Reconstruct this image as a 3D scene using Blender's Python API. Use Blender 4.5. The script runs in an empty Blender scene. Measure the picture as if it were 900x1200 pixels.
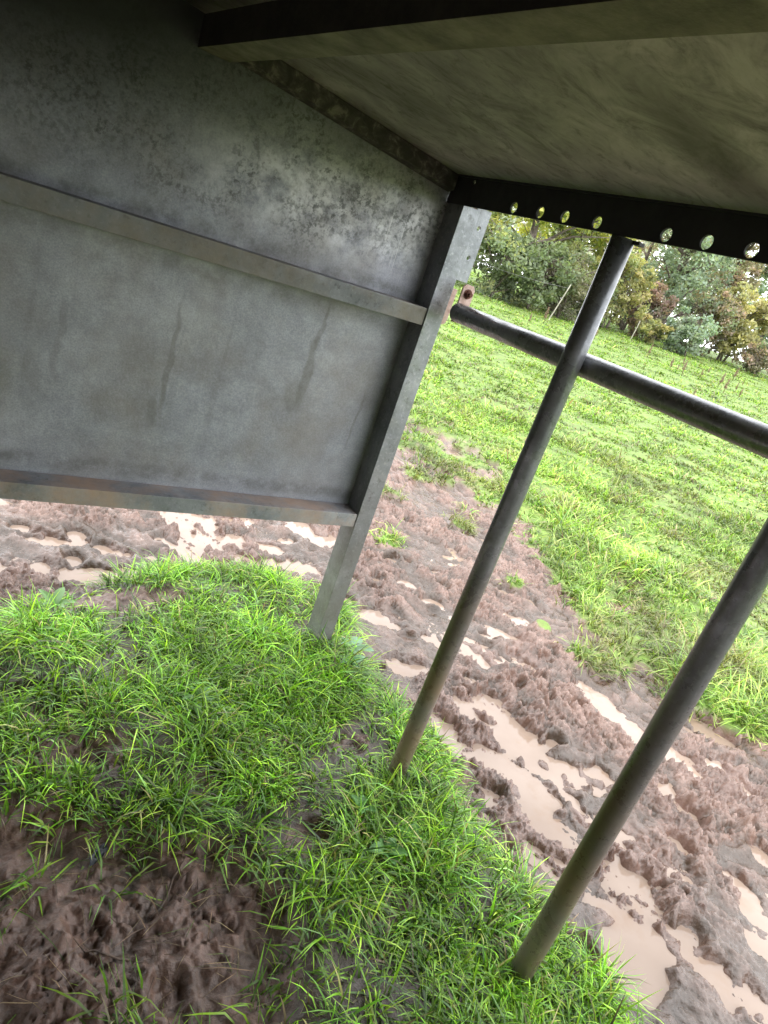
import bpy, bmesh, math, random
import numpy as np
from mathutils import Vector, Matrix

random.seed(7)
rng = np.random.default_rng(11)
S = 1.15                      # metres per survey unit
CZ = 1.365                    # eye height above the foot of the corner post
scene = bpy.context.scene
col = scene.collection
PI = math.pi

# ------------------------------------------------------------------ helpers
def link(o, parent=None):
    col.objects.link(o)
    if parent is not None:
        o.parent = parent
    return o

def tag(o, label=None, cat=None, group=None, kind=None):
    if label: o['label'] = label
    if cat: o['category'] = cat
    if group: o['group'] = group
    if kind: o['kind'] = kind
    return o

def empty(name, loc, rz=0.0):
    o = bpy.data.objects.new(name, None)
    o.empty_display_size = 0.1
    o.location = loc
    o.rotation_euler = (0, 0, rz)
    return link(o)

def bm_obj(name, bm, mat, parent=None, smooth=False, origin=None):
    me = bpy.data.meshes.new(name)
    bmesh.ops.recalc_face_normals(bm, faces=bm.faces)
    if origin is not None:
        bmesh.ops.translate(bm, verts=bm.verts, vec=-Vector(origin))
    bm.to_mesh(me)
    bm.free()
    me.materials.append(mat)
    if smooth:
        for p in me.polygons: p.use_smooth = True
    o = bpy.data.objects.new(name, me)
    if origin is not None:
        o.location = origin
    return link(o, parent)

def np_mesh(name, verts, quads=None, tris=None, mat=None, smooth=False, colors=None, cname='col'):
    """numpy arrays -> mesh object (not linked to a parent)"""
    me = bpy.data.meshes.new(name)
    nq = 0 if quads is None else len(quads)
    nt = 0 if tris is None else len(tris)
    nl = nq*4 + nt*3
    me.vertices.add(len(verts))
    me.vertices.foreach_set('co', np.asarray(verts, np.float32).ravel())
    me.loops.add(nl)
    parts = []
    if nq: parts.append(np.asarray(quads, np.int32).ravel())
    if nt: parts.append(np.asarray(tris, np.int32).ravel())
    me.loops.foreach_set('vertex_index', np.concatenate(parts))
    me.polygons.add(nq+nt)
    st = np.concatenate([np.arange(nq)*4, nq*4+np.arange(nt)*3]).astype(np.int32)
    me.polygons.foreach_set('loop_start', st)
    if smooth:
        me.polygons.foreach_set('use_smooth', np.ones(nq+nt, bool))
    me.update(calc_edges=True)
    if colors is not None:
        a = me.color_attributes.new(cname, 'FLOAT_COLOR', 'POINT')
        a.data.foreach_set('color', np.asarray(colors, np.float32).ravel())
    if mat: me.materials.append(mat)
    o = bpy.data.objects.new(name, me)
    return link(o)

# ---- gradient noise in numpy
class Perlin:
    def __init__(s, seed):
        r = np.random.default_rng(seed)
        s.p = r.permutation(512)
        a = r.random(512)*2*PI
        s.gx, s.gy = np.cos(a), np.sin(a)
    def __call__(s, x, y):
        x = np.asarray(x, float); y = np.asarray(y, float)
        xi = np.floor(x).astype(int); yi = np.floor(y).astype(int)
        xf = x-xi; yf = y-yi
        u = xf**3*(xf*(xf*6-15)+10); v = yf**3*(yf*(yf*6-15)+10)
        def g(ix, iy, dx, dy):
            h = s.p[(s.p[ix & 511]+iy) & 511]
            return s.gx[h]*dx+s.gy[h]*dy
        a = g(xi, yi, xf, yf); b = g(xi+1, yi, xf-1, yf)
        c = g(xi, yi+1, xf, yf-1); d = g(xi+1, yi+1, xf-1, yf-1)
        return ((a+(b-a)*u)*(1-v)+(c+(d-c)*u)*v)*1.5
P = [Perlin(i+20) for i in range(12)]
_wr = np.random.default_rng(77)
_WX, _WY, _WA = _wr.random(4096), _wr.random(4096), _wr.random(4096)
def clods(x, y, seed, pw=1.0):
    """cellular lumps: round crumbs with creases between them, each of its own height (0..1)"""
    xi = np.floor(x).astype(int); yi = np.floor(y).astype(int)
    best = np.full(np.shape(x), 9.0); amp = np.zeros(np.shape(x)); sec = np.full(np.shape(x), 9.0)
    for dx in (-1, 0, 1):
        for dy in (-1, 0, 1):
            h = ((xi+dx)*73856093 ^ (yi+dy)*19349663 ^ seed*83492791) & 4095
            d = np.hypot(xi+dx+_WX[h]-x, yi+dy+_WY[h]-y)
            nb = d < best
            sec = np.where(nb, best, np.minimum(sec, d))
            amp = np.where(nb, _WA[h], amp); best = np.where(nb, d, best)
    e = np.clip((sec-best)*1.6, 0, 1)
    return np.sqrt(e)*(.15+.85*amp**pw)
def sstep(a, b, x):
    t = np.clip((x-a)/(b-a), 0, 1)
    return t*t*(3-2*t)
def seg_dist(x, y, ax, ay, bx, by):
    dx, dy = bx-ax, by-ay
    L = dx*dx+dy*dy+1e-9
    t = np.clip(((x-ax)*dx+(y-ay)*dy)/L, 0, 1)
    return np.hypot(x-ax-t*dx, y-ay-t*dy)
def poly_sdf(x, y, pts):
    """signed distance to a polygon, negative inside"""
    d = np.full(np.shape(x), 1e9); ins = np.zeros(np.shape(x), bool)
    n = len(pts)
    for i in range(n):
        ax, ay = pts[i]; bx, by = pts[(i+1) % n]
        d = np.minimum(d, seg_dist(x, y, ax, ay, bx, by))
        c = ((ay > y) != (by > y))
        if by != ay:
            ins ^= c & (x < (bx-ax)*(y-ay)/(by-ay)+ax)
    return np.where(ins, -d, d)

# ------------------------------------------------------------------ materials
class NT:
    def __init__(s, name):
        s.m = bpy.data.materials.new(name); s.m.use_nodes = True
        s.t = s.m.node_tree; s.b = s.t.nodes['Principled BSDF']
    def n(s, typ, **kw):
        o = s.t.nodes.new(typ)
        for k, v in kw.items():
            if k.startswith('i_'):
                key = k[2:].replace('_', ' ')
                o.inputs[key].default_value = v
            else: setattr(o, k, v)
        return o
    def l(s, a, b): s.t.links.new(a, b)
    def noise(s, vec, scale, detail=5, rough=0.6, dist=0.0):
        o = s.n('ShaderNodeTexNoise'); o.inputs['Scale'].default_value = scale
        o.inputs['Detail'].default_value = detail; o.inputs['Roughness'].default_value = rough
        o.inputs['Distortion'].default_value = dist
        if vec is not None: s.l(vec, o.inputs['Vector'])
        return o.outputs['Fac']
    def ramp(s, fac, stops):
        o = s.n('ShaderNodeValToRGB'); e = o.color_ramp.elements
        while len(e) < len(stops): e.new(0.5)
        for k, (p, c) in enumerate(stops):
            e[k].position = p
            e[k].color = (c, c, c, 1) if not isinstance(c, tuple) else (*c, 1)
        s.l(fac, o.inputs['Fac'])
        return o.outputs['Color']
    def mix(s, fac, a, b, blend='MIX'):
        o = s.n('ShaderNodeMix', data_type='RGBA', blend_type=blend)
        for k, v in ((0, fac), (6, a), (7, b)):
            if isinstance(v, (int, float)): o.inputs[k].default_value = v
            elif isinstance(v, tuple): o.inputs[k].default_value = (*v, 1)
            else: s.l(v, o.inputs[k])
        return o.outputs[2]
    def math(s, op, a, b=None, clamp=False):
        o = s.n('ShaderNodeMath', operation=op, use_clamp=clamp)
        for k, v in ((0, a), (1, b)):
            if v is None: continue
            if isinstance(v, (int, float)): o.inputs[k].default_value = v
            else: s.l(v, o.inputs[k])
        return o.outputs[0]
    def mapping(s, vec, scale=(1, 1, 1), loc=(0, 0, 0), rot=(0, 0, 0)):
        o = s.n('ShaderNodeMapping'); o.inputs['Scale'].default_value = scale
        o.inputs['Location'].default_value = loc; o.inputs['Rotation'].default_value = rot
        s.l(vec, o.inputs['Vector']); return o.outputs['Vector']
    def bump(s, h, strength, dist=0.01):
        o = s.n('ShaderNodeBump'); o.inputs['Strength'].default_value = strength
        o.inputs['Distance'].default_value = dist
        s.l(h, o.inputs['Height']); s.l(o.outputs['Normal'], s.b.inputs['Normal'])
    def geo(s): return s.n('ShaderNodeNewGeometry').outputs['Position']
    def setc(s, c):
        if isinstance(c, tuple): s.b.inputs['Base Color'].default_value = (*c, 1)
        else: s.l(c, s.b.inputs['Base Color'])
    def setr(s, r):
        if isinstance(r, (int, float)): s.b.inputs['Roughness'].default_value = r
        else: s.l(r, s.b.inputs['Roughness'])
    def gauss(s, pos, c, r):
        """soft spot mask round the point c with radii r (world space)"""
        v = s.n('ShaderNodeVectorMath', operation='SUBTRACT'); s.l(pos, v.inputs[0]); v.inputs[1].default_value = c
        w = s.n('ShaderNodeVectorMath', operation='DIVIDE'); s.l(v.outputs[0], w.inputs[0]); w.inputs[1].default_value = r
        q = s.n('ShaderNodeVectorMath', operation='LENGTH'); s.l(w.outputs[0], q.inputs[0])
        o = s.n('ShaderNodeMapRange', interpolation_type='SMOOTHSTEP')
        s.l(q.outputs['Value'], o.inputs['Value'])
        o.inputs['From Min'].default_value = 1.0; o.inputs['From Max'].default_value = 0.15
        return o.outputs['Result']

ZMID, ZLOW = CZ-.0822*S, CZ-.6819*S
def mat_panel():
    m = NT('weathered_galvanised_sheet'); p = m.geo()
    big = m.noise(p, 2.2, 4, .55)
    base = m.ramp(big, [(.3, (.265, .280, .330)), (.55, (.345, .360, .412)), (.75, (.44, .452, .50))])
    fine = m.noise(p, 160, 3, .7)
    base = m.mix(m.ramp(fine, [(.4, 0.), (.7, .3)]), base, (.50, .51, .53), 'MIX')
    gr = m.ramp(m.noise(p, 230, 4, .75), [(.36, .82), (.62, 1.08)])
    base = m.mix(1.0, base, gr, 'MULTIPLY')
    cl0 = m.ramp(m.noise(p, 11, 9, .78), [(.34, .80), (.66, 1.14)])
    base = m.mix(1.0, base, cl0, 'MULTIPLY')
    # pale zinc bloom band just over the middle rail, near the post
    pale = m.gauss(p, (0.85, 1.83, 1.46), (.62, 1.0, .19))
    pn = m.ramp(m.noise(p, 14, 8, .72), [(.40, 0.), (.62, 1.)])
    base = m.mix(m.math('MULTIPLY', m.math('MULTIPLY', pale, pn), .95), base, (.82, .83, .86))
    pale2 = m.gauss(p, (.55, 1.83, 1.235), (.95, 1.0, .10))
    base = m.mix(m.math('MULTIPLY', m.math('MULTIPLY', pale2, pn), .45), base, (.46, .46, .45))
    # brownish haze
    br = m.ramp(m.noise(p, 3.7, 5, .6), [(.47, 0.), (.7, 1.)])
    base = m.mix(m.math('MULTIPLY', br, .45), base, (.20, .165, .12))
    # black mildew specks, clustered over the middle rail
    sp = m.ramp(m.noise(p, 75, 6, .72), [(.47, 0.), (.58, 1.)])
    cl = m.ramp(m.noise(p, 7.5, 8, .75), [(.40, 0.), (.60, 1.)])
    zone = m.ramp(m.gauss(p, (.60, 1.83, 1.56), (1.0, 1.0, .34)), [(.0, 0.), (.5, 1.)])
    k = m.math('MULTIPLY', m.math('MULTIPLY', sp, cl), zone)
    base = m.mix(m.math('MULTIPLY', k, .82), base, (.07, .075, .07))
    # shade under the roof painted into the sheet colour, deepest at upper left
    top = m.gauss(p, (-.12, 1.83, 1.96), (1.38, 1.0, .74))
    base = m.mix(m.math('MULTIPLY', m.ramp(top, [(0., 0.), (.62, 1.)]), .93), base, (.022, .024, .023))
    # run-down streaks
    st = m.noise(m.mapping(p, (9, 1, 0.55)), 1.6, 6, .6, .35)
    stm = m.ramp(st, [(.57, 0.), (.66, 1.)])
    low = m.gauss(p, (.5, 1.83, .95), (1.4, 1.0, .40))
    base = m.mix(m.math('MULTIPLY', m.math('MULTIPLY', stm, low), .16), base, (.085, .085, .075))
    # single wet drips: a crooked one, a broad one
    for (cx, cz, rx, rz, a) in ((.895, .98, .024, .16, .7), (.868, .90, .040, .075, .55), (.90, 1.12, .010, .10, .6), (.495, .93, .013, .22, .6), (.47, .78, .02, .07, .5), (.22, .93, .016, .15, .35), (1.105, .86, .007, .14, .5), (.17, .85, .03, .1, .4)):
        w = m.n('ShaderNodeVectorMath', operation='ADD'); m.l(p, w.inputs[0])
        nz = m.n('ShaderNodeTexNoise'); nz.inputs['Scale'].default_value = 11; m.l(p, nz.inputs['Vector'])
        sc = m.n('ShaderNodeVectorMath', operation='MULTIPLY_ADD'); m.l(nz.outputs['Color'], sc.inputs[0])
        sc.inputs[1].default_value = (.05, 0, 0); sc.inputs[2].default_value = (-.025, 0, 0)
        m.l(sc.outputs[0], w.inputs[1])
        g = m.gauss(w.outputs[0], (cx, 1.83, cz), (rx, 1.0, rz))
        g = m.math('MULTIPLY', m.ramp(g, [(.02, 0.), (.6, 1.)]), m.ramp(m.noise(p, 18, 7, .7), [(.25, .35), (.6, 1.)]))
        base = m.mix(m.math('MULTIPLY', g, a*.85), base, (.13, .125, .11))
    for zc_, a_ in ((ZMID+.012, .55), (ZMID-.085, .35), (ZLOW+.02, .5)):
        g = m.gauss(p, (0, 1.83, zc_), (9., 1.0, .035))
        base = m.mix(m.math('MULTIPLY', m.math('MULTIPLY', g, m.ramp(m.noise(p, 16, 8, .72), [(.40, 0.), (.62, 1.)])), a_), base, (.07, .068, .055))
    # green stain
    g = m.gauss(p, (.02, 1.83, .83), (.16, 1.0, .10))
    base = m.mix(m.math('MULTIPLY', m.math('MULTIPLY', g, pn), .7), base, (.15, .16, .06))
    # scratches near the post
    sc = m.ramp(m.noise(m.mapping(p, (36, 1, 1.1), rot=(0, .12, 0)), 2.0, 2, .4), [(.70, 0.), (.74, 1.)])
    g = m.gauss(p, (1.08, 1.83, 1.42), (.12, 1.0, .14))
    base = m.mix(m.math('MULTIPLY', m.math('MULTIPLY', sc, g), .8), base, (.75, .75, .76))
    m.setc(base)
    m.setr(m.ramp(m.noise(p, 20, 4), [(.3, .42), (.7, .62)]))
    m.b.inputs['Metallic'].default_value = .35
    m.bump(m.noise(p, 5, 6, .55), .25, .02)
    return m.m

def mat_ceiling():
    m = NT('algae_stained_roof_sheet'); p = m.geo()
    a = m.noise(m.mapping(p, (1.0, 1.35, 1), rot=(0, 0, .5)), 4.0, 10, .68, .8)
    base = m.ramp(a, [(.30, (.165, .160, .160)), (.46, (.31, .30, .305)), (.60, (.47, .455, .465)), (.75, (.66, .64, .65))])
    b = m.ramp(m.noise(p, 2.6, 7, .65), [(.42, 0.), (.66, 1.)])
    base = m.mix(m.math('MULTIPLY', b, .5), base, (.22, .22, .19))
    c = m.ramp(m.noise(m.mapping(p, (2, 3.6, 1), rot=(0, 0, .75)), 5, 9, .75, 1.8), [(.50, 0.), (.62, 1.)])
    base = m.mix(m.math('MULTIPLY', c, .55), base, (.09, .092, .062))
    g = m.gauss(p, (.90, .45, 1.7), (.55, .95, .6))
    e = m.ramp(m.noise(m.mapping(p, (1.0, 1.5, 1), rot=(0, 0, .5)), 6.5, 10, .7, 1.0), [(.40, 0.), (.58, 1.)])
    base = m.mix(m.math('MULTIPLY', m.math('MULTIPLY', g, e), .65), base, (.80, .79, .80))  # cloudy sheen painted as a paler patch
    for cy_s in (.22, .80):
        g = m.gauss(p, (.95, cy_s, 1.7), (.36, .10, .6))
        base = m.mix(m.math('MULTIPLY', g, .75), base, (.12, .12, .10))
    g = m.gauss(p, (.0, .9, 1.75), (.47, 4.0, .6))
    base = m.mix(m.math('MULTIPLY', m.ramp(g, [(0., 0.), (.12, 1.)]), .93), base, (.022, .022, .018))  # unlit ceiling behind the purlin, its shade painted near-black
    d = m.gauss(p, (.78, .50, 1.73), (.10, .13, .5))
    e = m.ramp(m.noise(p, 24, 6, .7), [(.42, 0.), (.62, 1.)])
    base = m.mix(m.math('MULTIPLY', m.math('MULTIPLY', d, e), .75), base, (.05, .04, .015))
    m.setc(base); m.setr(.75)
    m.b.inputs['Metallic'].default_value = .1
    m.bump(m.noise(p, 30, 5), .15, .005)
    return m.m

def mat_steel(name, tone=1.0, dirt=(.17, .13, .095), dirt_z=None, dirt_amt=.5, rough=.45, spots=.5, dark=.0, metal=.6, bump=.25, mott=.5):
    m = NT(name); p = m.geo()
    a = m.noise(p, 9, 6, .65)
    g = m.ramp(a, [(.3, (.13*tone, .14*tone, .15*tone)), (.55, (.21*tone, .22*tone, .235*tone)), (.75, (.31*tone, .32*tone, .335*tone))])
    f = m.ramp(m.noise(p, 95, 4, .7), [(.55, 0.), (.66, 1.)])
    g = m.mix(m.math('MULTIPLY', f, spots*.55), g, (.42*tone, .43*tone, .44*tone))
    f = m.ramp(m.noise(p, 45, 5, .7), [(.56, 0.), (.68, 1.)])
    g = m.mix(m.math('MULTIPLY', f, mott), g, (.05, .05, .05))
    dn = m.ramp(m.noise(p, 6, 7, .65), [(.38, 0.), (.62, 1.)])
    if dirt_z:
        z = m.n('ShaderNodeSeparateXYZ'); m.l(p, z.inputs[0])
        r = m.n('ShaderNodeMapRange', interpolation_type='SMOOTHSTEP')
        zz = m.math('ADD', z.outputs['Z'], m.math('MULTIPLY', m.math('SUBTRACT', m.noise(p, 5, 4), .5), .5))
        m.l(zz, r.inputs['Value']); r.inputs['From Min'].default_value = dirt_z[1]; r.inputs['From Max'].default_value = dirt_z[0]
        dn = m.math('MULTIPLY', m.math('ADD', m.math('MULTIPLY', dn, .45), .55), r.outputs['Result'])
    g = m.mix(m.math('MULTIPLY', dn, dirt_amt), g, dirt)
    if dark: g = m.mix(dark, g, (.02, .02, .022))
    m.setc(g)
    m.setr(m.ramp(m.noise(p, 26, 4), [(.3, rough-.12), (.7, rough+.15)]))
    mm = m.math('SUBTRACT', metal, m.math('MULTIPLY', dn, metal*.8))
    m.l(mm, m.b.inputs['Metallic'])
    m.bump(m.noise(p, 60, 6, .65), bump, .004)
    return m.m

def mat_flaky():
    m = NT('flaking_galvanised_angle'); p = m.geo()
    a = m.noise(p, 30, 6, .7, .5)
    c = m.ramp(a, [(.45, (.06, .057, .052)), (.56, (.11, .105, .10)), (.62, (.22, .21, .195)), (.75, (.30, .29, .27))])
    m.setc(c); m.setr(.7); m.b.inputs['Metallic'].default_value = .2
    m.bump(a, .6, .004)
    return m.m

def mat_rust(name, c1, c2):
    m = NT(name); p = m.geo()
    a = m.noise(p, 70, 6, .7)
    m.setc(m.ramp(a, [(.35, c1), (.65, c2)])); m.setr(.7); m.b.inputs['Metallic'].default_value = .15
    m.bump(a, .4, .003)
    return m.m

def mat_ground():
    m = NT('mud_and_turf_soil'); p = m.geo()
    at = m.n('ShaderNodeAttribute', attribute_name='col'); sep = m.n('ShaderNodeSeparateColor'); m.l(at.outputs['Color'], sep.inputs[0])
    turf, wet, cav = sep.outputs[0], sep.outputs[1], sep.outputs[2]
    inn = at.outputs['Alpha']
    a = m.noise(p, 7, 7, .65)
    mud = m.ramp(a, [(.3, (.105, .058, .041)), (.5, (.178, .108, .082)), (.72, (.245, .162, .128))])
    f = m.noise(p, 140, 4, .7)
    mud = m.mix(.55, mud, m.ramp(f, [(.3, (.62, .59, .58)), (.7, (1.2, 1.2, 1.2))]), 'MULTIPLY')
    soil = m.ramp(m.noise(p, 24, 6, .7), [(.3, (.060, .031, .019)), (.55, (.120, .067, .046)), (.75, (.20, .123, .092))])
    soil = m.mix(.4, soil, m.ramp(f, [(.3, (.5, .5, .5)), (.7, (1.3, 1.3, 1.3))]), 'MULTIPLY')
    mud = m.mix(inn, mud, soil)
    tf = m.ramp(m.noise(p, 3, 8, .7), [(.35, (.07, .12, .018)), (.6, (.13, .22, .03)), (.75, (.18, .19, .06))])
    fine = m.ramp(m.noise(p, 16, 8, .8), [(.3, (.45, .45, .45)), (.7, (1.5, 1.5, 1.5))])
    tf = m.mix(.8, tf, fine, 'MULTIPLY')
    c = m.mix(m.math('ADD', turf, m.math('MULTIPLY', m.math('SUBTRACT', m.noise(p, 13, 7, .75), .56), m.math('MULTIPLY', turf, 1.6)), True), mud, tf)
    c = m.mix(m.math('MULTIPLY', wet, .45), c, m.mix(.5, c, (.09, .055, .045)))
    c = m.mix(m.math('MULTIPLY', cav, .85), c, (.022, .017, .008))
    m.setc(c)
    rr = m.ramp(m.noise(p, 38, 5, .65), [(.38, .12), (.62, .40)])
    rr = m.mix(turf, rr, (.85, .85, .85))
    rr = m.mix(m.math('MULTIPLY', wet, .8), rr, (.12, .12, .12))
    rr = m.mix(m.math('MULTIPLY', inn, .5), rr, (.60, .60, .60))
    m.setr(rr)
    m.b.inputs['Specular IOR Level'].default_value = .55
    h = m.math('ADD', m.noise(p, 60, 6, .6), m.math('MULTIPLY', m.noise(p, 200, 2, .6), .15))
    m.bump(h, .55, .010)
    return m.m

def mat_water():
    m = NT('muddy_puddle_water'); p = m.geo()
    a = m.noise(p, 2.6, 4, .6)
    b = m.ramp(m.noise(p, 9, 5, .6), [(.52, 0.), (.72, 1.)])
    m.setc(m.mix(m.math('MULTIPLY', b, .45), m.ramp(a, [(.3, (.20, .146, .110)), (.7, (.26, .20, .16))]), (.20, .125, .075)))
    m.setr(.03); m.b.inputs['IOR'].default_value = 1.33
    m.bump(m.noise(p, 14, 2), .02, .01)
    return m.m

def mat_leafy(name, rough=.5, transl=.35, attr='col', spec=.5):
    """leaves and blades: colour from the mesh, light passes through"""
    m = NT(name)
    at = m.n('ShaderNodeAttribute', attribute_name=attr)
    m.l(at.outputs['Color'], m.b.inputs['Base Color'])
    m.setr(rough); m.b.inputs['Specular IOR Level'].default_value = spec
    tr = m.n('ShaderNodeBsdfTranslucent')
    br = m.mix(1.0, at.outputs['Color'], (1.3, 1.35, .7), 'MULTIPLY')
    m.l(br, tr.inputs['Color'])
    mx = m.n('ShaderNodeMixShader'); mx.inputs[0].default_value = transl
    m.l(m.b.outputs[0], mx.inputs[1]); m.l(tr.outputs[0], mx.inputs[2])
    m.l(mx.outputs[0], m.t.nodes['Material Output'].inputs['Surface'])
    return m.m

def mat_plain(name, c1, c2, scale=30, rough=.7):
    m = NT(name); p = m.geo()
    a = m.noise(p, scale, 6, .65)
    m.setc(m.ramp(a, [(.35, c1), (.65, c2)])); m.setr(rough)
    m.bump(a, .4, .01)
    return m.m

M = dict(
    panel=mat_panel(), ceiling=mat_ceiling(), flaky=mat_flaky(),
    post=mat_steel('galvanised_post', 1.2, (.13, .115, .09), (.1, .9), .7, .42, .6),
    rail=mat_steel('muddy_rail_steel', 1.15, (.235, .20, .155), None, .75, .55, .35, metal=.4),
    rail_low=mat_steel('brown_bottom_rail_steel', 1.35, (.40, .285, .215), None, .95, .55, .3, metal=.35),
    tube=mat_steel('wet_tube_steel', 1.05, (.14, .14, .13), None, .12, .26, .9, .0, metal=.35, bump=.10, mott=.12),
    bar=mat_steel('muddy_upright_tube_steel', .85, (.21, .148, .098), (.30, 1.0), .92, .30, .45, .10, metal=.4, bump=.12, mott=.35),
    beam=mat_steel('backlit_dark_beam_steel', .25, (.03, .03, .027), None, .6, .6, .05, .6, metal=.3),  # backlit darkness is put into this steel's colour
    purlin=mat_plain('mouldy_purlin', (.10, .10, .07), (.26, .255, .20), 14, .75), purlin_shade=mat_plain('shade_painted_purlin_web', (.012, .012, .010), (.035, .034, .028), 14, .8),  # second purlin material is a darker copy painting the web's shade
    pink=mat_rust('rusty_pink_clamp', (.42, .27, .22), (.62, .48, .43)),
    rust=mat_rust('rusted_bolt', (.05, .018, .010), (.16, .055, .03)),
    ground=mat_ground(), water=mat_water(),
    blade=mat_leafy('grass_blade', .38, .35), leaf=mat_leafy('hedge_leaf', .7, .45, spec=.08),
    weed=mat_leafy('weed_leaf', .4, .25),
    bark=mat_plain('hedge_bark', (.07, .055, .045), (.16, .13, .11), 12, .9),
    stake=mat_plain('grey_timber', (.20, .19, .15), (.36, .34, .28), 30, .8),
    wire=mat_steel('fence_wire_steel', .8),
    straw=mat_leafy('dry_straw', .7, .2), twig=mat_plain('dark_twig', (.035, .024, .018), (.12, .08, .055), 60, .7),
    scrap=mat_plain('dark_scrap_film', (.012, .014, .02), (.03, .035, .045), 40, .3),
    dock=mat_plain('dock_seed_brown', (.10, .07, .04), (.20, .135, .085), 40, .85),
)

# ------------------------------------------------------------------ ground shape
MUD_IN = [(-.9, 1.25), (0.05, 1.205), (.172, 1.201), (.275, 1.203), (.361, 1.16), (.446, 1.105), (.593, 1.047), (.694, .962), (.735, .839), (.69, .751), (.628, .615), (.62, .2), (.7, -1.2), (-.9, -1.2)]
MOUND_OUT = [(-1.6, 1.95), (-.3, 1.98), (.198, 2.048), (.355, 2.13), (.471, 2.208), (.734, 2.309), (1.0, 2.391), (1.202, 2.298), (1.341, 2.234), (1.48, 1.974), (1.40, 1.70), (1.426, 1.455), (1.449, 1.204), (1.397, .94), (1.373, .747), (1.369, .6), (1.429, .472), (1.439, .369), (1.42, -.2), (1.40, -1.6), (-1.6, -1.6)]
BARE = [(.60, 2.07, .22, .10), (.36, 1.36, .14, .07), (.30, 1.50, .09, .05), (1.12, 1.30, .06, .05), (.55, 1.70, .07, .04), (.98, .80, .075, .08), (.62, 1.20, .08, .05), (1.40, 1.86, .10, .09), (.87, 1.32, .06, .05), (.85, .98, .08, .05), (.25, 1.62, .06, .03)]
PUD = [(1.741, 1.473, 1.849, 1.426, .06), (1.849, 1.426, 1.868, 1.271, .115), (1.868, 1.271, 1.883, 1.149, .063), (1.568, 1.419, 1.568, 1.259, .059), (1.674, 1.204, 1.748, 1.045, .088), (1.923, 1.103, 2.09, 1.034, .06), (1.896, 1.034, 1.862, .92, .034), (1.634, .938, 1.645, .816, .089), (1.7, .817, 1.703, .802, .039), (1.956, .802, 2.013, .712, .086), (1.843, .682, 1.715, .538, .088), (1.715, .538, 1.591, .464, .071), (1.8, .49, 1.844, .386, .06), (1.844, .386, 1.819, .319, .033), (1.638, .608, 1.642, .536, .05), (2.469, 1.504, 2.497, 1.331, .065), (2.491, 1.234, 2.512, 1.195, .072), (2.596, 1.079, 2.609, .968, .063), (2.772, .96, 2.79, .839, .073), (2.342, .928, 2.34, .817, .046), (2.158, .771, 2.178, .718, .03), (2.234, .566, 2.219, .499, .044), (2.101, .389, 2.12, .323, .051), (1.909, .29, 1.928, .243, .052), (2.976, 1.177, 2.977, 1.113, .077), (2.278, 1.689, 2.302, 1.659, .052), (2.575, .832, 2.595, .809, .041), (2.039, 1.858, 2.089, 1.744, .076), (2.266, 1.937, 2.375, 1.856, .045), (1.597, 1.704, 1.686, 1.709, .044), (1.689, 2.087, 1.721, 1.998, .044), (1.866, 1.894, 1.878, 1.879, .042), (2.484, 2.078, 2.509, 2.027, .042), (.344, 2.622, .496, 2.62, .042), (.169, 2.417, .354, 2.413, .046), (.437, 2.368, .651, 2.362, .061), (1.002, 2.925, 1.022, 2.574, .125), (1.022, 2.574, 1.196, 2.507, .071), (1.172, 2.717, 1.394, 2.673, .065), (1.183, 2.466, 1.314, 2.337, .047), (1.618, 2.919, 1.8, 2.764, .097), (1.336, 2.517, 1.532, 2.467, .057), (1.626, 2.102, 1.714, 1.996, .054), (1.593, 1.748, 1.628, 1.731, .045), (1.025, 2.929, 1.343, 2.955, .044), (.629, 2.558, .681, 2.544, .031),
       (1.75, -.35, 1.9, -.1, .12), (2.3, -.5, 2.45, -.3, .1), (.1, 3.1, .6, 3.2, .1)]
WATER = -.085
_hr = np.random.default_rng(5)
HOOF = [(_hr.uniform(1.35, 3.1), _hr.uniform(-.2, 3.3), _hr.uniform(0, PI), _hr.uniform(.035, .055), _hr.uniform(.012, .030)) for _ in range(120)] + \
       [(_hr.uniform(-.3, 1.6), _hr.uniform(2.2, 3.6), _hr.uniform(0, PI), _hr.uniform(.035, .055), _hr.uniform(.012, .030)) for _ in range(60)] + \
       [(_hr.uniform(-.1, .6), _hr.uniform(.3, 1.1), _hr.uniform(0, PI), _hr.uniform(.03, .045), _hr.uniform(.015, .03)) for _ in range(9)]

def xedge(y):
    return np.interp(y, [-5, -.5, .5, 1.03, 1.3, 1.6, 1.9, 2.34, 2.86, 3.6, 4.6, 6.2, 9], [4.2, 3.9, 3.5, 3.25, 3.02, 2.93, 2.93, 3.08, 3.15, 3.4, 3.75, 3.7, 3.2])

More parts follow.
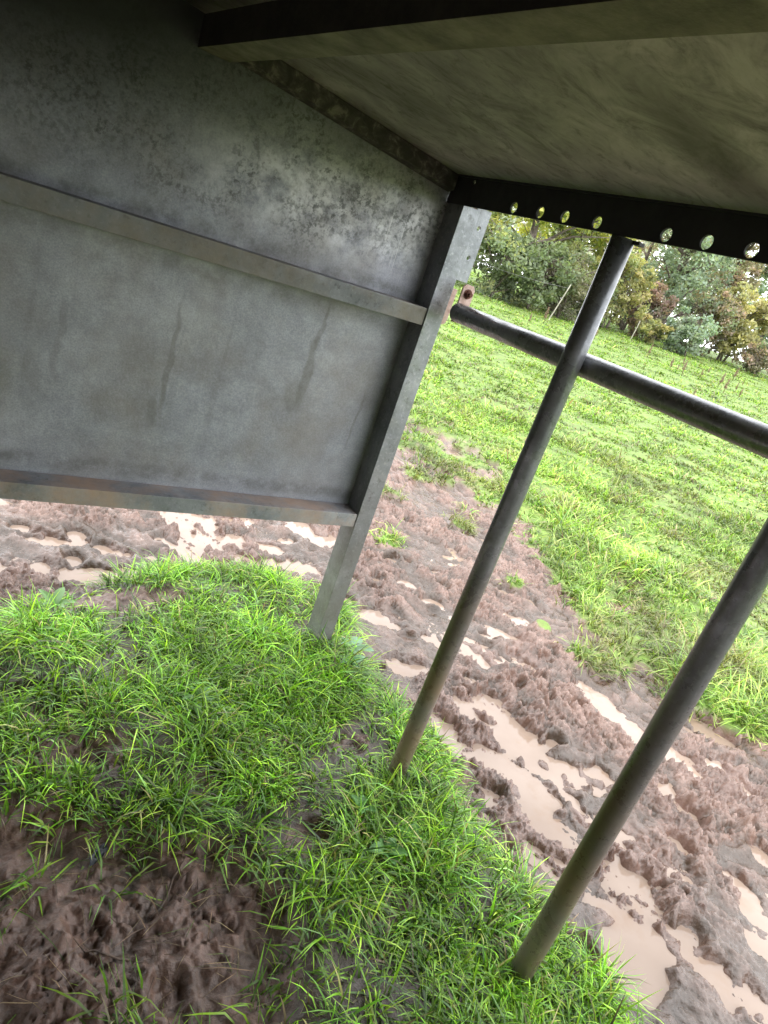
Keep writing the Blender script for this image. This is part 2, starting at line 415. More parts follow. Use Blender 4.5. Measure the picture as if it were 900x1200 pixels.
def masks(x, y):
    """turf 0..1, inner mud 0..1, distance into the field"""
    warp = P[0](x*2.1, y*2.1)*.12+P[1](x*6, y*6)*.05
    dm = poly_sdf(x+warp*.45, y+warp*.35, MOUND_OUT)
    di = poly_sdf(x+warp*.35, y-warp*.35, MUD_IN)
    mound = sstep(.03, -.03, dm)*sstep(-.03, .05, di)
    for bx, by, rx, ry in BARE:
        q = np.hypot((x-bx)/rx, (y-by)/ry)+P[2](x*14, y*14)*.35
        mound = mound*sstep(.75, 1.15, q)
    inner = sstep(.05, -.05, di)
    d = np.maximum(x-xedge(y), np.maximum(y-6.5, -3.5-y))
    far = sstep(2.2, 5.0, y)
    nz = P[3](x*1.3, y*1.3)*(.18+.95*far)+P[4](x*4.3, y*4.3)*(.14+.65*far)+P[5](x*11, y*11)*(.09+.3*far)
    field = sstep(-.06-.25*far, .10+.3*far, d+nz)
    for bx, by, r in ((2.15, 2.80, .10), (2.72, 1.66, .16), (3.15, 1.15, .13), (2.9, 1.35, .08), (1.95, 3.4, .1), (2.5, 3.5, .13), (3.05, 3.9, .16), (2.75, 4.5, .14), (3.25, 4.6, .22), (2.6, 5.3, .2), (3.1, 5.6, .28), (2.9, 3.1, .09), (2.75, 2.35, .07), (2.62, 1.95, .06), (2.85, .75, .07)):
        q = np.hypot(x-bx, (y-by))/r+P[2](x*9, y*9)*.5
        field = np.maximum(field, sstep(1.0, .6, q)*.9)
    for bx, by, rx, ry in ((3.75, 2.35, .35, .16), (4.6, 2.2, .25, .12), (3.3, 2.05, .18, .09)):
        q = np.hypot((x-bx)/rx, (y-by)/ry)+P[2](x*6, y*6)*.5
        field = field*(1-.8*sstep(1.0, .5, q))
    return mound, inner, field, d, dm

def far_rise(x, y):
    r = np.hypot(x, y)
    t = np.maximum(r-4.0, 0)
    rise = .068*np.where(t < 3, t*t/6, t-1.5)
    return np.where(r < 42, rise, .068*36.5+.004*(r-42))

def height(x, y, full=False):
    mound, inner, field, d, dm = masks(x, y)
    # raised bank beneath the feeder
    bank = sstep(.14, -.16, dm)
    z = -.055+.055*bank
    z = z-.028*inner*1.0
    z = z+mound*(.012+.022*P[6](x*3.2, y*3.2)+.008*P[7](x*13, y*13))
    track = (1-bank)*(1-field)
    # mud lumps: broad swell, then round clods with sharp creases, then crumbs
    sw = P[8](x*1.7, y*1.5)*.012
    w1 = P[3](x*4, y*4)*.06; w2 = P[4](x*4+5, y*4)*.06
    jx = P[6](x*23, y*23)*.007+P[2](x*55, y*55)*.003; jy = P[7](x*23, y*23)*.007+P[4](x*55, y*55)*.003
    ax, ay = x+w1+.25*y+jx, y*.75+w2+jy
    c1 = clods(ax*8, ay*8, 1); c2 = clods(ax*20, ay*20, 2, 1.5); c3 = clods((x+jx)*46, (y+jy)*46, 3, 2); c4 = clods((x+jx)*98, (y+jy)*98, 4, 2)
    fb = P[5](x*13, y*11)*.5+P[0](x*29, y*27)*.28+P[1](x*62, y*62)*.15+P[8](x*130, y*130)*.08
    roughm = .25+1.0*sstep(-.25, .25, P[1](x*2.3+7, y*1.8)+.5*P[2](x*7, y*7))
    crumb = roughm*(c2*.024+c3*.022+c4*.012)
    clod = c1*.018+crumb+fb*.030*(.35+.65*roughm)-.018
    hoof = np.zeros(np.shape(x))
    for hx, hy, ha, hr, hd in HOOF:
        sel = (np.abs(x-hx) < .16) & (np.abs(y-hy) < .16)
        if not sel.any(): continue
        dx = x[sel]-hx; dy = y[sel]-hy
        u = dx*math.cos(ha)+dy*math.sin(ha); v = -dx*math.sin(ha)+dy*math.cos(ha)
        q = np.hypot(u/(hr*1.15), v/hr)
        hoof[sel] += -hd*sstep(1.05, .55, q)+hd*.45*np.exp(-((q-1.35)/.28)**2)
    pud = np.full(np.shape(x), 9.)
    wx = P[2](x*6, y*6)*.026+P[3](x*15, y*15)*.024+P[7](x*34, y*34)*.016+P[1](x*75, y*75)*.007
    wy = P[4](x*6, y*6)*.026+P[5](x*15, y*15)*.024+P[6](x*34, y*34)*.016+P[0](x*75, y*75)*.007
    for ax_, ay_, bx_, by_, r_ in PUD:
        x0, x1 = min(ax_, bx_)-r_-.2, max(ax_, bx_)+r_+.2
        y0, y1 = min(ay_, by_)-r_-.2, max(ay_, by_)+r_+.2
        sel = (x > x0) & (x < x1) & (y > y0) & (y < y1)
        if not sel.any(): continue
        pud[sel] = np.minimum(pud[sel], seg_dist(x[sel]+wx[sel], y[sel]+wy[sel], ax_, ay_, bx_, by_)-r_*.96)
    pm = sstep(.035, -.03, pud)
    zt = sw+clod+hoof*1.25
    zt = zt-.014*sstep(.0, .5, P[7](x*2.2+1, y*1.6)+.6*P[9](x*6, y*4))
    zt = np.maximum(zt, -.024+.6*(zt+.024))     # keep the track above the water outside the puddles
    tz = (-.058+zt)*(1-pm)+(-.106+clod*.80+P[9](x*9, y*7)*.013+.034*sstep(.08, .45, P[5](x*6.5+2, y*4.5)+.45*P[6](x*17, y*17)))*pm
    z = z*(1-track)+tz*track
    # trampled soil inside
    fine = .25+.9*sstep(-.25, .3, P[4](x*5, y*5)+.4*P[6](x*13, y*13))
    soil = P[8](x*6, y*6)*.018+fb*.026+fine*(clods((x+jx)*15, (y+jy)*15, 6, 1.6)*.016+clods((x+jx)*30, (y+jy)*30, 7, 1.8)*.015+c3*.011+c4*.007)
    z = z+inner*(soil-.012+hoof*.6)
    bare = bank*(1-mound)*(1-inner)
    z = z+bare*(soil-.010)
    # the field climbs away from the track
    fz = far_rise(x, y)+field*(.02+.035*P[8](x*1.1, y*1.1)+.02*P[6](x*3, y*3))
    z = z+fz
    if full:
        wet = track*np.maximum(sstep(.10, 0, pud), sstep(.1, .4, P[1](x*2.7, y*2.7+9))*.7)
        cav = np.clip(np.clip((.016-clod)/.028, 0, 1)*.9*track*(1-.6*pm)+(inner+bare)*np.clip((.012-soil)/.022, 0, 1)*.6, 0, 1)  # shade in creases, painted into the mud and soil colour
        cav = np.clip(cav+.85*mound*sstep(.3, .9, mound), 0, 1)  # shaded gaps under the bank grass, painted on the soil
        turf = sstep(.40, .95, field)
        innm = np.clip(inner+bank*(1-inner), 0, 1)*(1-field)
        return z, turf, wet, cav, innm
    return z

def axis(lo, hi, step, ext_lo, ext_hi, ratio=1.06):
    core = np.arange(lo, hi+1e-6, step)
    up = [core[-1]]; s = step
    while up[-1] < ext_hi: s = min(s*ratio, 40); up.append(up[-1]+s)
    dn = [core[0]]; s = step
    while dn[-1] > ext_lo: s = min(s*ratio, 40); dn.append(dn[-1]-s)
    return np.concatenate([np.array(dn[1:])[::-1], core, np.array(up[1:])])

gx = axis(.08, 3.35, .005, -260, 420); gy = axis(.22, 3.25, .005, -260, 420)
X, Y = np.meshgrid(gx, gy)
Z, TF, WT, CV, IN = height(X.ravel(), Y.ravel(), True)
nx, ny = len(gx), len(gy)
V = np.stack([X.ravel(), Y.ravel(), Z], 1)
i = np.arange(nx-1); j = np.arange(ny-1)
I, J = np.meshgrid(i, j)
b = (J*nx+I).ravel()
quads = np.stack([b, b+1, b+nx+1, b+nx], 1)
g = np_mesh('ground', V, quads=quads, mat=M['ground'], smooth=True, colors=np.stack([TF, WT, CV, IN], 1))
tag(g, kind='structure')
def ground_z(x, y):
    return float(height(np.array([float(x)]), np.array([float(y)]))[0])

# standing water: one level sheet that shows only where the mud dips under it
wb = bmesh.new()
ring = [(-.9, 2.15), (1.30, 2.15), (1.30, -1.2), (3.5, -1.2), (3.5, 3.7), (-.9, 3.7)]
wb.faces.new([wb.verts.new((x, y, WATER)) for x, y in ring])
wo = bm_obj('puddle_water', wb, M['water']); tag(wo, kind='structure')

# ------------------------------------------------------------------ grass
def blades(bx, by, bz, hgt, wid, lean_dir, lean, curl, colr, tipc):
    """three-segment tapering blades -> verts, quads, tris, colours"""
    n = len(bx)
    yaw = lean_dir+rng.normal(0, .9, n)           # facing of the flat side
    sx, sy = -np.sin(yaw), np.cos(yaw)
    dx, dy = np.cos(lean_dir), np.sin(lean_dir)
    ts = np.array([0, .36, .70, 1.0]); ws = np.array([.75, 1.0, .7, 0])
    rows = []
    cols = []
    for k, (t, w) in enumerate(zip(ts, ws)):
        ang = lean+curl*t                           # angle from vertical grows to the tip
        out = hgt*t*np.sin(ang); upz = hgt*t*np.cos(ang)
        cx, cy, cz = bx+dx*out, by+dy*out, bz+np.maximum(upz, .002)-(.012 if k == 0 else 0)
        c = colr*(1-t)[..., None]*.55+colr*t[..., None]*1.0 if False else colr*(.20+.80*min(1, t*1.35))  # colour darkens to the root in place of shade between tufts
        if k == 3: c = tipc
        c = np.concatenate([c, np.ones((n, 1))], 1)
        if k < 3:
            rows.append(np.stack([cx-sx*wid*w/2, cy-sy*wid*w/2, cz], 1)); cols.append(c)
            rows.append(np.stack([cx+sx*wid*w/2, cy+sy*wid*w/2, cz], 1)); cols.append(c)
        else:
            rows.append(np.stack([cx, cy, cz], 1)); cols.append(c)
    V = np.stack(rows, 1).reshape(-1, 3); Cc = np.stack(cols, 1).reshape(-1, 4)
    o = np.arange(n)*7
    q = np.concatenate([np.stack([o, o+1, o+3, o+2], 1), np.stack([o+2, o+3, o+5, o+4], 1)])
    t = np.stack([o+4, o+5, o+6], 1)
    return V, q, t, Cc

def palette(n, greens, weights):
    idx = rng.choice(len(greens), n, p=np.array(weights)/sum(weights))
    c = np.array(greens)[idx]
    return c*rng.uniform(.75, 1.25, (n, 1))*rng.uniform(.93, 1.07, (n, 3))

def build_grass(name, x, y, hgt, wid, leanx, leany, colr, mat, lift=0.0):
    z = height(x, y)+lift
    ld = np.arctan2(leany, leanx)
    ln = np.clip(np.hypot(leanx, leany), 0, 1.35)
    curl = rng.uniform(.2, 1.5, len(x))
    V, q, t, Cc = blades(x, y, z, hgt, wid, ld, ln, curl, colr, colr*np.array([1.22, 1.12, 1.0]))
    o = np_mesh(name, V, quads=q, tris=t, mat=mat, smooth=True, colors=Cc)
    return o

def tufts(n_t, per, xr, yr, maskf, spread):
    tx = rng.uniform(*xr, n_t); ty = rng.uniform(*yr, n_t)
    keep = rng.random(n_t) < maskf(tx, ty)
    tx, ty = tx[keep], ty[keep]
    ts = rng.uniform(.55, 1.35, len(tx)); tdir = rng.uniform(0, 2*PI, len(tx)); thue = rng.random(len(tx))
    k = np.repeat(np.arange(len(tx)), per)
    a = rng.uniform(0, 2*PI, len(k)); r = np.abs(rng.normal(0, spread, len(k)))*ts[k]
    return tx[k]+np.cos(a)*r, ty[k]+np.sin(a)*r, a, r, ts[k], tdir[k], thue[k]

G1 = [(.25, .54, .030), (.35, .64, .045), (.11, .28, .02), (.46, .68, .07), (.26, .50, .12), (.48, .43, .18)]
# bank under the feeder
def mk(x, y): return masks(x, y)[0]
def mkden(x, y):
    return np.maximum(mk(x, y)*(.22+.78*sstep(-.22, .18, P[5](x*3.1+4, y*3.1)+.5*P[3](x*8, y*8))), .10*masks(x, y)[1]*sstep(.05, .4, P[6](x*4.2, y*4.2)))
bx, by, a, r, ts, td, th = tufts(14000, 12, (-.5, 1.5), (.15, 2.45), mkden, .022)
n = len(bx)
colr = palette(n, G1+[(.20, .15, .08)], [4, 4, 3, 1.6, 2, .6, .45])*(.36+1.15*th[:, None]**1.3)*(1+.45*P[7](bx*4.5, by*4.5))[:, None]
hg = rng.uniform(.03, .115, n)*ts*(.75+.5*sstep(-.3, .3, P[4](bx*2.7, by*2.7)))
lm = rng.uniform(.15, 1.05, n)
drift = P[2](bx*1.5, by*1.5)*2*PI
gA = build_grass('bank_grass', bx, by, hg, rng.uniform(.0022, .0058, n),
                 np.cos(a)*lm+np.cos(td)*.35+np.cos(drift)*.25, np.sin(a)*lm+np.sin(td)*.35+np.sin(drift)*.25, colr, M['blade'])
tag(gA, 'lush green grass on the low bank around the post feet', 'grass', kind='stuff')

# field beyond the track: density falls, blades widen with distance
def field_patch(rmin, rmax, n_t, per, wid, hlo, hhi, spread):
    rr = np.sqrt(rng.uniform(rmin**2, rmax**2, n_t)); aa = rng.uniform(math.radians(-8), math.radians(72), n_t)
    tx, ty = rr*np.cos(aa), rr*np.sin(aa)
    fm = masks(tx, ty)[2]*(.35+.65*sstep(-.3, .2, P[6](tx*1.4+2, ty*1.4)))
    keep = rng.random(n_t) < fm
    tx, ty = tx[keep], ty[keep]
    big = .55+.6*sstep(-.2, .35, P[7](tx*1.1, ty*1.1+5))
    ts = rng.uniform(.6, 1.3, len(tx))*big; td = rng.uniform(0, 2*PI, len(tx)); th = rng.random(len(tx))
    k = np.repeat(np.arange(len(tx)), per)
    a = rng.uniform(0, 2*PI, len(k)); r = np.abs(rng.normal(0, spread, len(k)))*ts[k]
    x = tx[k]+np.cos(a)*r; y = ty[k]+np.sin(a)*r
    n = len(k)
    c = palette(n, [(.24, .42, .055), (.31, .48, .075), (.12, .25, .03), (.40, .50, .12), (.42, .37, .17), (.26, .16, .095)], [4, 4, 2.6, 2.6, 1.0, .3])*(.62+.76*th[k])[:, None]
    dd_ = x-xedge(y)
    fr_ = sstep(-.2, .2, dd_)*sstep(1.3, .5, dd_)*sstep(4.0, 2.8, y)
    br_ = sstep(.12, .42, P[9](x*.9+3, y*.9)+.5*P[10](x*3.1, y*3.1))*.55*sstep(14, 4, np.hypot(x, y))
    c = c*(1-br_[:, None])+np.array([.24, .17, .095])*br_[:, None]*rng.uniform(.6, 1.2, (n, 1))
    pt_ = P[11](x*.55, y*.55)
    c = c*np.clip(1+.40*pt_+.5*P[5](x*2.3, y*2.3), .35, 1.6)[:, None]*.94+.006
    lm = rng.uniform(.15, .8, n)
    return (x, y, rng.uniform(hlo, hhi, n)*ts[k]*(1+.55*fr_), rng.uniform(.7, 1.3, n)*wid,
            np.cos(a)*lm+np.cos(td[k])*.35, np.sin(a)*lm+np.sin(td[k])*.35, c)
segs = [field_patch(2.2, 4.5, 9500, 11, .0062, .05, .135, .028),
        field_patch(4.5, 8, 14000, 9, .0095, .05, .13, .045),
        field_patch(8, 15, 20000, 7, .016, .05, .12, .07),
        field_patch(15, 36, 38000, 5, .028, .06, .13, .14)]
cat = [np.concatenate([s[k] for s in segs]) for k in range(7)]
gB = build_grass('field_grass', *cat, M['blade'])
tag(gB, 'yellow green pasture grass rising from the mud to the hedge', 'grass', kind='stuff')

# straw and dead stems trodden into the soil inside
n = 4200
sx = rng.uniform(-.2, 1.4, n); sy = rng.uniform(.2, 2.2, n)
mo, inn, fi, d_, dm_ = masks(sx, sy)
keep = rng.random(n) < np.clip(inn*.55+.30*(1-mo)*(dm_ < 0), 0, 1)
sx, sy = sx[keep], sy[keep]; n = len(sx)
aa = rng.uniform(0, 2*PI, n)
c = palette(n, [(.34, .25, .14), (.16, .11, .07), (.48, .39, .22), (.14, .26, .04)], [3, 4, 1, 1.6])
so = build_grass('straw', sx, sy, rng.uniform(.03, .13, n), rng.uniform(.0011, .0024, n), np.cos(aa)*1.3, np.sin(aa)*1.3, c, M['straw'], .013)
tag(so, 'dead stems and straw trodden into the dark soil inside', 'straw', kind='stuff')

# ------------------------------------------------------------------ broad-leaved weeds in the bank
def leaf_mesh(L, W, droop, tone):
    """one leaf blade along +x, 7 x 5 vertices, folded along the midrib"""
    vs, cs = [], []
    for i_ in range(7):
        t = i_/6
        w = W*math.sin(PI*min(1, .08+t*.92))**.75*(1-.25*t)
        for j_ in range(5):
            s = (j_-2)/2
            x = L*t; z = .35*L*t-droop*L*t*t+abs(s)*w*.22+.03*W*math.sin(9*t+2*s)
            vs.append((x, s*w/2, z))
            k = .8+.35*abs(s)*.3+(.25 if j_ == 2 else 0)
            cs.append((tone[0]*k, tone[1]*k, tone[2]*k, 1))
    q = [(i_*5+j_, i_*5+j_+1, i_*5+j_+6, i_*5+j_+5) for i_ in range(6) for j_ in range(4)]
    return np.array(vs), np.array(q), np.array(cs)
def weed(loc, nl, L, W, tone, label):
    root = empty('broadleaf_weed', (loc[0], loc[1], ground_z(*loc)+.004), random.uniform(0, 6.28))
    tag(root, label, 'weed', 'broad leaved weeds among the grass')
    for k in range(nl):
        f = random.uniform(.65, 1.1)
        v, q, cs = leaf_mesh(L*f, W*f, random.uniform(.25, .55), tone)
        an = 2*PI*k/nl+random.uniform(-.3, .3)
        o = np_mesh('leaf', v, quads=q, mat=M['weed'], smooth=True, colors=cs)
        o.parent = root; o.rotation_euler = (0, random.uniform(-.55, -.15), an); o.location = (.006*math.cos(an), .006*math.sin(an), .015)
WT_ = [((1.345, 1.74), 5, .085, .05, (.16, .30, .17), 'bluish green broad leaved weed just right of the corner post foot'),
       ((1.27, 1.62), 4, .06, .04, (.15, .30, .15), 'small pale weed in front of the corner post foot'),
       ((.685, 1.483), 5, .06, .032, (.14, .30, .07), 'light green weed in the middle of the grass bank below the panel'),
       ((.988, 1.836), 4, .055, .03, (.12, .27, .06), 'broad leaf weed in the grass left of the corner post foot'),
       ((.345, 2.02), 5, .075, .035, (.15, .28, .09), 'spreading weed by the bare patch at the left end of the bank'),
       ((1.018, .891), 5, .05, .04, (.11, .27, .06), 'round leaved weed at the dark hole between the two upright bars'),
       ((1.10, .915), 4, .05, .038, (.12, .30, .07), 'round leaved weed right of the dark hole near the first bar foot'),
       ((1.013, 1.03), 4, .045, .03, (.10, .26, .05), 'small weed above the dark hole in the bank grass')]
for w in WT_: weed(*w)

# ------------------------------------------------------------------ twigs, scrap, stones
def tube_bm(bm, pts, rad, seg=8, cap=True):
    pts = [Vector(p) for p in pts]; rings = []
    n = len(pts)
    for k in range(n):
        d = (pts[min(k+1, n-1)]-pts[max(k-1, 0)]).normalized()
        a = Vector((0, 0, 1)) if abs(d.z) < .9 else Vector((1, 0, 0))
        u = d.cross(a).normalized(); v = d.cross(u)
        r = rad[k] if isinstance(rad, (list, tuple)) else rad
        rings.append([bm.verts.new(pts[k]+(u*math.cos(2*PI*s/seg)+v*math.sin(2*PI*s/seg))*r) for s in range(seg)])
    for A, B in zip(rings, rings[1:]):
        for s in range(seg):
            bm.faces.new((A[s], A[(s+1) % seg], B[(s+1) % seg], B[s]))
    if cap:
        bm.faces.new(rings[0]); bm.faces.new(rings[-1][::-1])
for (x, y, an, L, lab) in [(.50, .97, .9, .16, 'thin crooked twig on the dark soil near the middle of the bottom edge'),
                          (.66, 1.05, 2.2, .14, 'dark twig lying at the top edge of the bare soil'),
                          (.34, .86, 2.8, .12, 'short twig in the darkest soil at the lower left'),
                          (1.46, .90, 1.0, .10, 'thin twig at the puddle edge beside the second bar')]:
    bm = bmesh.new(); pts = []
    for k in range(6):
        t = k/5-.5
        px, py = x+math.cos(an)*L*t+random.uniform(-.006, .006), y+math.sin(an)*L*t+random.uniform(-.006, .006)
        pts.append((px, py, max(ground_z(px, py), WATER)+.004+.004*(k % 2)))
    tube_bm(bm, pts, [.0028, .0026, .0024, .002, .0016, .001], 6)
    o = bm_obj('twig', bm, M['twig'], smooth=True, origin=pts[2]); tag(o, lab, 'twig', 'twigs lying on the mud')

sv = []; z0 = ground_z(.359, 1.092)
for i_ in range(7):
    for j_ in range(5):
        u = i_/6-.5; v = j_/4-.5
        sv.append((u*.05+.004*math.sin(7*v), v*.022+.003*math.sin(9*u), .008+.006*math.sin(11*u+5*v)+.004*math.cos(13*v)))
sq = [(i_*5+j_, i_*5+j_+1, i_*5+j_+6, i_*5+j_+5) for i_ in range(6) for j_ in range(4)]
o = np_mesh('plastic_scrap', np.array(sv), quads=np.array(sq), mat=M['scrap'], smooth=True)
o.location = (.362, 1.075, z0+.012); o.rotation_euler = (0, 0, .7)
tag(o, 'small crumpled black scrap trodden into the soil at the left', 'scrap')

# ------------------------------------------------------------------ the feeder
X0 = 1.028*S; Y0 = 1.5912*S; D = .0737*S; W = .0537*S
def u2z(z): return z*S+CZ
FY = Y0-D                           # inner face of post and rails
def roof_z(x): return u2z(.240)+.103*(1.03*S-x)
feeder = empty('livestock_feeder', (X0, Y0, 0))
tag(feeder, 'weathered galvanised livestock feeder with sheet end panel, low roof and upright bars', 'feeder')
def fpart(name, bm, mat, smooth=False, parent=None):
    o = bm_obj(name, bm, mat, None, smooth)
    p = feeder if parent is None else parent
    o.parent = p
    root = Vector((0, 0, 0)); q = p
    while q is not None: root += q.location; q = q.parent
    o.data.transform(Matrix.Translation(-root))
    return o
def box(bm, a, b):
    x0, y0, z0 = a; x1, y1, z1 = b
    v = [bm.verts.new(p) for p in ((x0, y0, z0), (x1, y0, z0), (x1, y1, z0), (x0, y1, z0), (x0, y0, z1), (x1, y0, z1), (x1, y1, z1), (x0, y1, z1))]
    for f in ((3, 2, 1, 0), (4, 5, 6, 7), (0, 1, 5, 4), (1, 2, 6, 5), (2, 3, 7, 6), (3, 0, 4, 7)): bm.faces.new([v[k] for k in f])
def bevel(bm, w, seg=2):
    bmesh.ops.recalc_face_normals(bm, faces=bm.faces)
    bmesh.ops.bevel(bm, geom=[e for e in bm.edges if len(e.link_faces) == 2 and e.calc_face_angle(0) > .6], offset=w, segments=seg, affect='EDGES', profile=.7)
def extrude_profile(bm, prof, axis_, a, b, zfun=None):
    """closed 2-D profile swept along one axis; profile is in the other two (in x,y,z order)"""
    R_ = []
    for t in (a, b):
        ring_ = []
        for p, q in prof:
            co = {'x': (t, p, q), 'y': (p, t, q), 'z': (p, q, t)}[axis_]
            if zfun: co = zfun(co)
            ring_.append(bm.verts.new(co))
        R_.append(ring_)
    n_ = len(prof)
    for k in range(n_): bm.faces.new((R_[0][k], R_[0][(k+1) % n_], R_[1][(k+1) % n_], R_[1][k]))
    bm.faces.new(R_[0][::-1]); bm.faces.new(R_[1])

ZB1, ZB2 = u2z(-.6819), u2z(-.7343)
ZM1, ZM2 = u2z(-.0822), u2z(-.1301)
PX0 = -2.04
# end panel: one dished steel sheet, top edge follows the roof
bm = bmesh.new(); NX, NZ = 90, 40
for side, yy in ((0, Y0), (1, Y0+.003)):
    rows = []
    for k in range(NZ+1):
        row = []
        for l_ in range(NX+1):
            x = PX0+(X0-PX0)*l_/NX
            zt = roof_z(max(x, -.55)) - .103*max(0, -.55-x)
            z = ZB2+.012+(zt+.001-ZB2-.012)*k/NZ
            wv = .004*float(P[3](x*1.3, z*1.7))*min(1, max(0, (X0-x)/.25))
            row.append(bm.verts.new((x+(.004 if l_ == NX else 0), yy+wv, z)))
        rows.append(row)
    for k in range(NZ):
        for l_ in range(NX):
            f = (rows[k][l_], rows[k][l_+1], rows[k+1][l_+1], rows[k+1][l_])
            bm.faces.new(f if side == 0 else f[::-1])
fpart('end_panel', bm, M['panel'], True)
# unseen sheets added at the back and far end to cut light inside
for name_, a_, b_ in (('back_light_blocker', (-2.05, -2.28, ZB2), (-2.047, Y0-.004, roof_z(X0-.2))), ('far_light_blocker', (-2.03, -2.29, ZB2), (X0-.02, -2.287, roof_z(X0)-.01))):
    bm = bmesh.new(); box(bm, a_, b_); fpart(name_, bm, M['panel'])
# rails along the panel: angle section with a lip
for (z0, z1, m_, lab) in ((ZM2, ZM1-.004, 'rail', 'grey middle rail'), (ZB2-.004, ZB1-.017, 'rail_low', 'brown muddy bottom rail')):
    bm = bmesh.new()
    t = .005
    prof = [(Y0-.001, z1), (FY+.004, z1), (FY+.004, z0), (FY+.004+t, z0), (FY+.004+t, z1-t), (Y0-.001, z1-t)]
    extrude_profile(bm, prof, 'x', PX0, X0-.002)
    bevel(bm, .0012)
    o = fpart('panel_rail', bm, M[m_]); o['label'] = lab
# corner post: angle iron, corner towards the inside
bm = bmesh.new(); t = .006
prof = [(X0, FY), (X0+W, FY), (X0+W, FY+t), (X0+t, FY+t), (X0+t, Y0), (X0, Y0)]
extrude_profile(bm, prof, 'z', -.14, u2z(.178))
bevel(bm, .0018)
fpart('corner_post', bm, M['post'])

def holed_strip(bm, p0, ux, uz, length, h, centers, rad, thick, nrm, segs=20):
    """flat strip from p0 along ux (length) and uz (height h) with round holes; centres = (s, t, r)"""
    ux, uz, nrm = Vector(ux), Vector(uz), Vector(nrm); p0 = Vector(p0)
    cs = sorted(centers)
    cuts = [0]+[(cs[k][0]+cs[k+1][0])/2 for k in range(len(cs)-1)]+[length]
    P3 = lambda s, t, w: p0+ux*s+uz*t+nrm*w
    for k, (cs_, ct_, r) in enumerate(cs):
        a, b = cuts[k], cuts[k+1]
        angs = sorted([2*PI*q/segs+.001 for q in range(segs)]+[math.atan2(y-ct_, x-cs_) % (2*PI) for x in (a, b) for y in (0, h)])
        outer, inner = [], []
        for an in angs:
            c, s = math.cos(an), math.sin(an)
            tt = min([v for v in ((b-cs_)/c if c > 1e-9 else 9e9, (a-cs_)/c if c < -1e-9 else 9e9, (h-ct_)/s if s > 1e-9 else 9e9, -ct_/s if s < -1e-9 else 9e9)])
            outer.append((cs_+c*tt, ct_+s*tt)); inner.append((cs_+c*r, ct_+s*r))
        n_ = len(angs)
        F = [[bm.verts.new(P3(*q, w)) for q in pts] for pts, w in ((outer, 0), (inner, 0), (outer, thick), (inner, thick))]
        for q in range(n_):
            r_ = (q+1) % n_
            bm.faces.new((F[0][q], F[0][r_], F[1][r_], F[1][q]))
            bm.faces.new((F[2][r_], F[2][q], F[3][q], F[3][r_]))
            bm.faces.new((F[1][q], F[1][r_], F[3][r_], F[3][q]))
            # rim: only where the outer edge is the strip's own edge
            (x0_, y0_), (x1_, y1_) = outer[q], outer[r_]
            if abs(y0_-y1_) < 1e-7 or (abs(x0_-x1_) < 1e-7 and (x0_ < 1e-6 or x0_ > length-1e-6)):
                bm.faces.new((F[0][r_], F[0][q], F[2][q], F[2][r_]))
    bmesh.ops.remove_doubles(bm, verts=bm.verts, dist=1e-5)

# beam over the front opening, a row of round holes along its lower half
zb, zt = u2z(.1740), u2z(.2370)
YB = -2.3
L = Y0-YB-.004; hb = zt-zb
hy = [1.3157, 1.2234, 1.1444, 1.0514, .8797, .7944, .71]
cent = [(Y0-.004-y*S, u2z(.1890)-zb, .0140) for y in hy]
yk = .71
while yk*S > YB+.2:
    yk -= .0865; cent.append((Y0-.004-yk*S, u2z(.1890)-zb, .0140))
cent.append((Y0-.004-1.4965*S, u2z(.229)-zb, .006))
bm = bmesh.new()
holed_strip(bm, (X0-.002, Y0-.004, zb), (0, -1, 0), (0, 0, 1), L, hb, cent, .012, .006, (-1, 0, 0))
fpart('perforated_beam', bm, M['beam'])
bm = bmesh.new()
box(bm, (X0-.014, YB, zt+.0005), (X0+.06, Y0-.004, zt+.006)); bevel(bm, .001)
fpart('beam_flange', bm, M['beam'])
# splice seam in the beam beside the first bar
bm = bmesh.new(); yy = 1.075*S-.10
box(bm, (X0-.0125, yy-.002, zb+.004), (X0-.0085, yy+.16, zb+hb*.82)); bevel(bm, .001)
RB = .0265
XB = 1.038*S
# upright bars, welded beneath the beam and set in the bank
bm.free()
first = None
for y in (.9858*S, .465*S, -.056*S, -.577*S, -1.098*S):
    if first is None:
        bm = bmesh.new()
        zs = [-.16, .2, .6, 1.0, 1.3, zb-.001]
        tube_bm(bm, [(XB, y, z) for z in zs], RB, 28)
        o = fpart('upright_bar', bm, M['bar'], True)
        first = (o, y)
        bm = bmesh.new(); box(bm, (XB+.004, y-.045, zb-.0085), (XB+.022, y-RB+.004, zb-.0005)); bevel(bm, .0015)
        tabo = fpart('weld_tab', bm, M['beam'], parent=o)
    else:
        o2 = first[0].copy(); link(o2, feeder); o2.location = (0, y-first[1], 0)
        t2 = tabo.copy(); link(t2, o2)
# mounting plate that carries on from the post top
bm = bmesh.new()
pz0 = u2z(.006); pz1 = u2z(.187)
holed_strip(bm, (X0+W+.002, FY+.002, pz0), (1, 0, 0), (0, 0, 1), .046, pz1-pz0, [(.0225, (pz1-pz0)*.5, .0065)], .0065, .007, (0, 1, 0))
bm2 = bmesh.new()
bm.free()
bm = bm2
def plate_two_holes(bm, x0, y, z0, w, h, hz, thick, r):
    cuts = [0]+[(hz[k]+hz[k+1])/2 for k in range(len(hz)-1)]+[h]
    cs = [(c, w*.5, r) for c in hz]
    holed_strip(bm, (x0, y, z0), (0, 0, 1), (1, 0, 0), h, w, cs, r, thick, (0, 1, 0))
plate_two_holes(bm, X0+W-.003, FY+.0085, pz0, .050, pz1-pz0, [(pz1-pz0)*.33, (pz1-pz0)*.74], .007, .0075)
plate = fpart('mounting_plate', bm, M['post'])
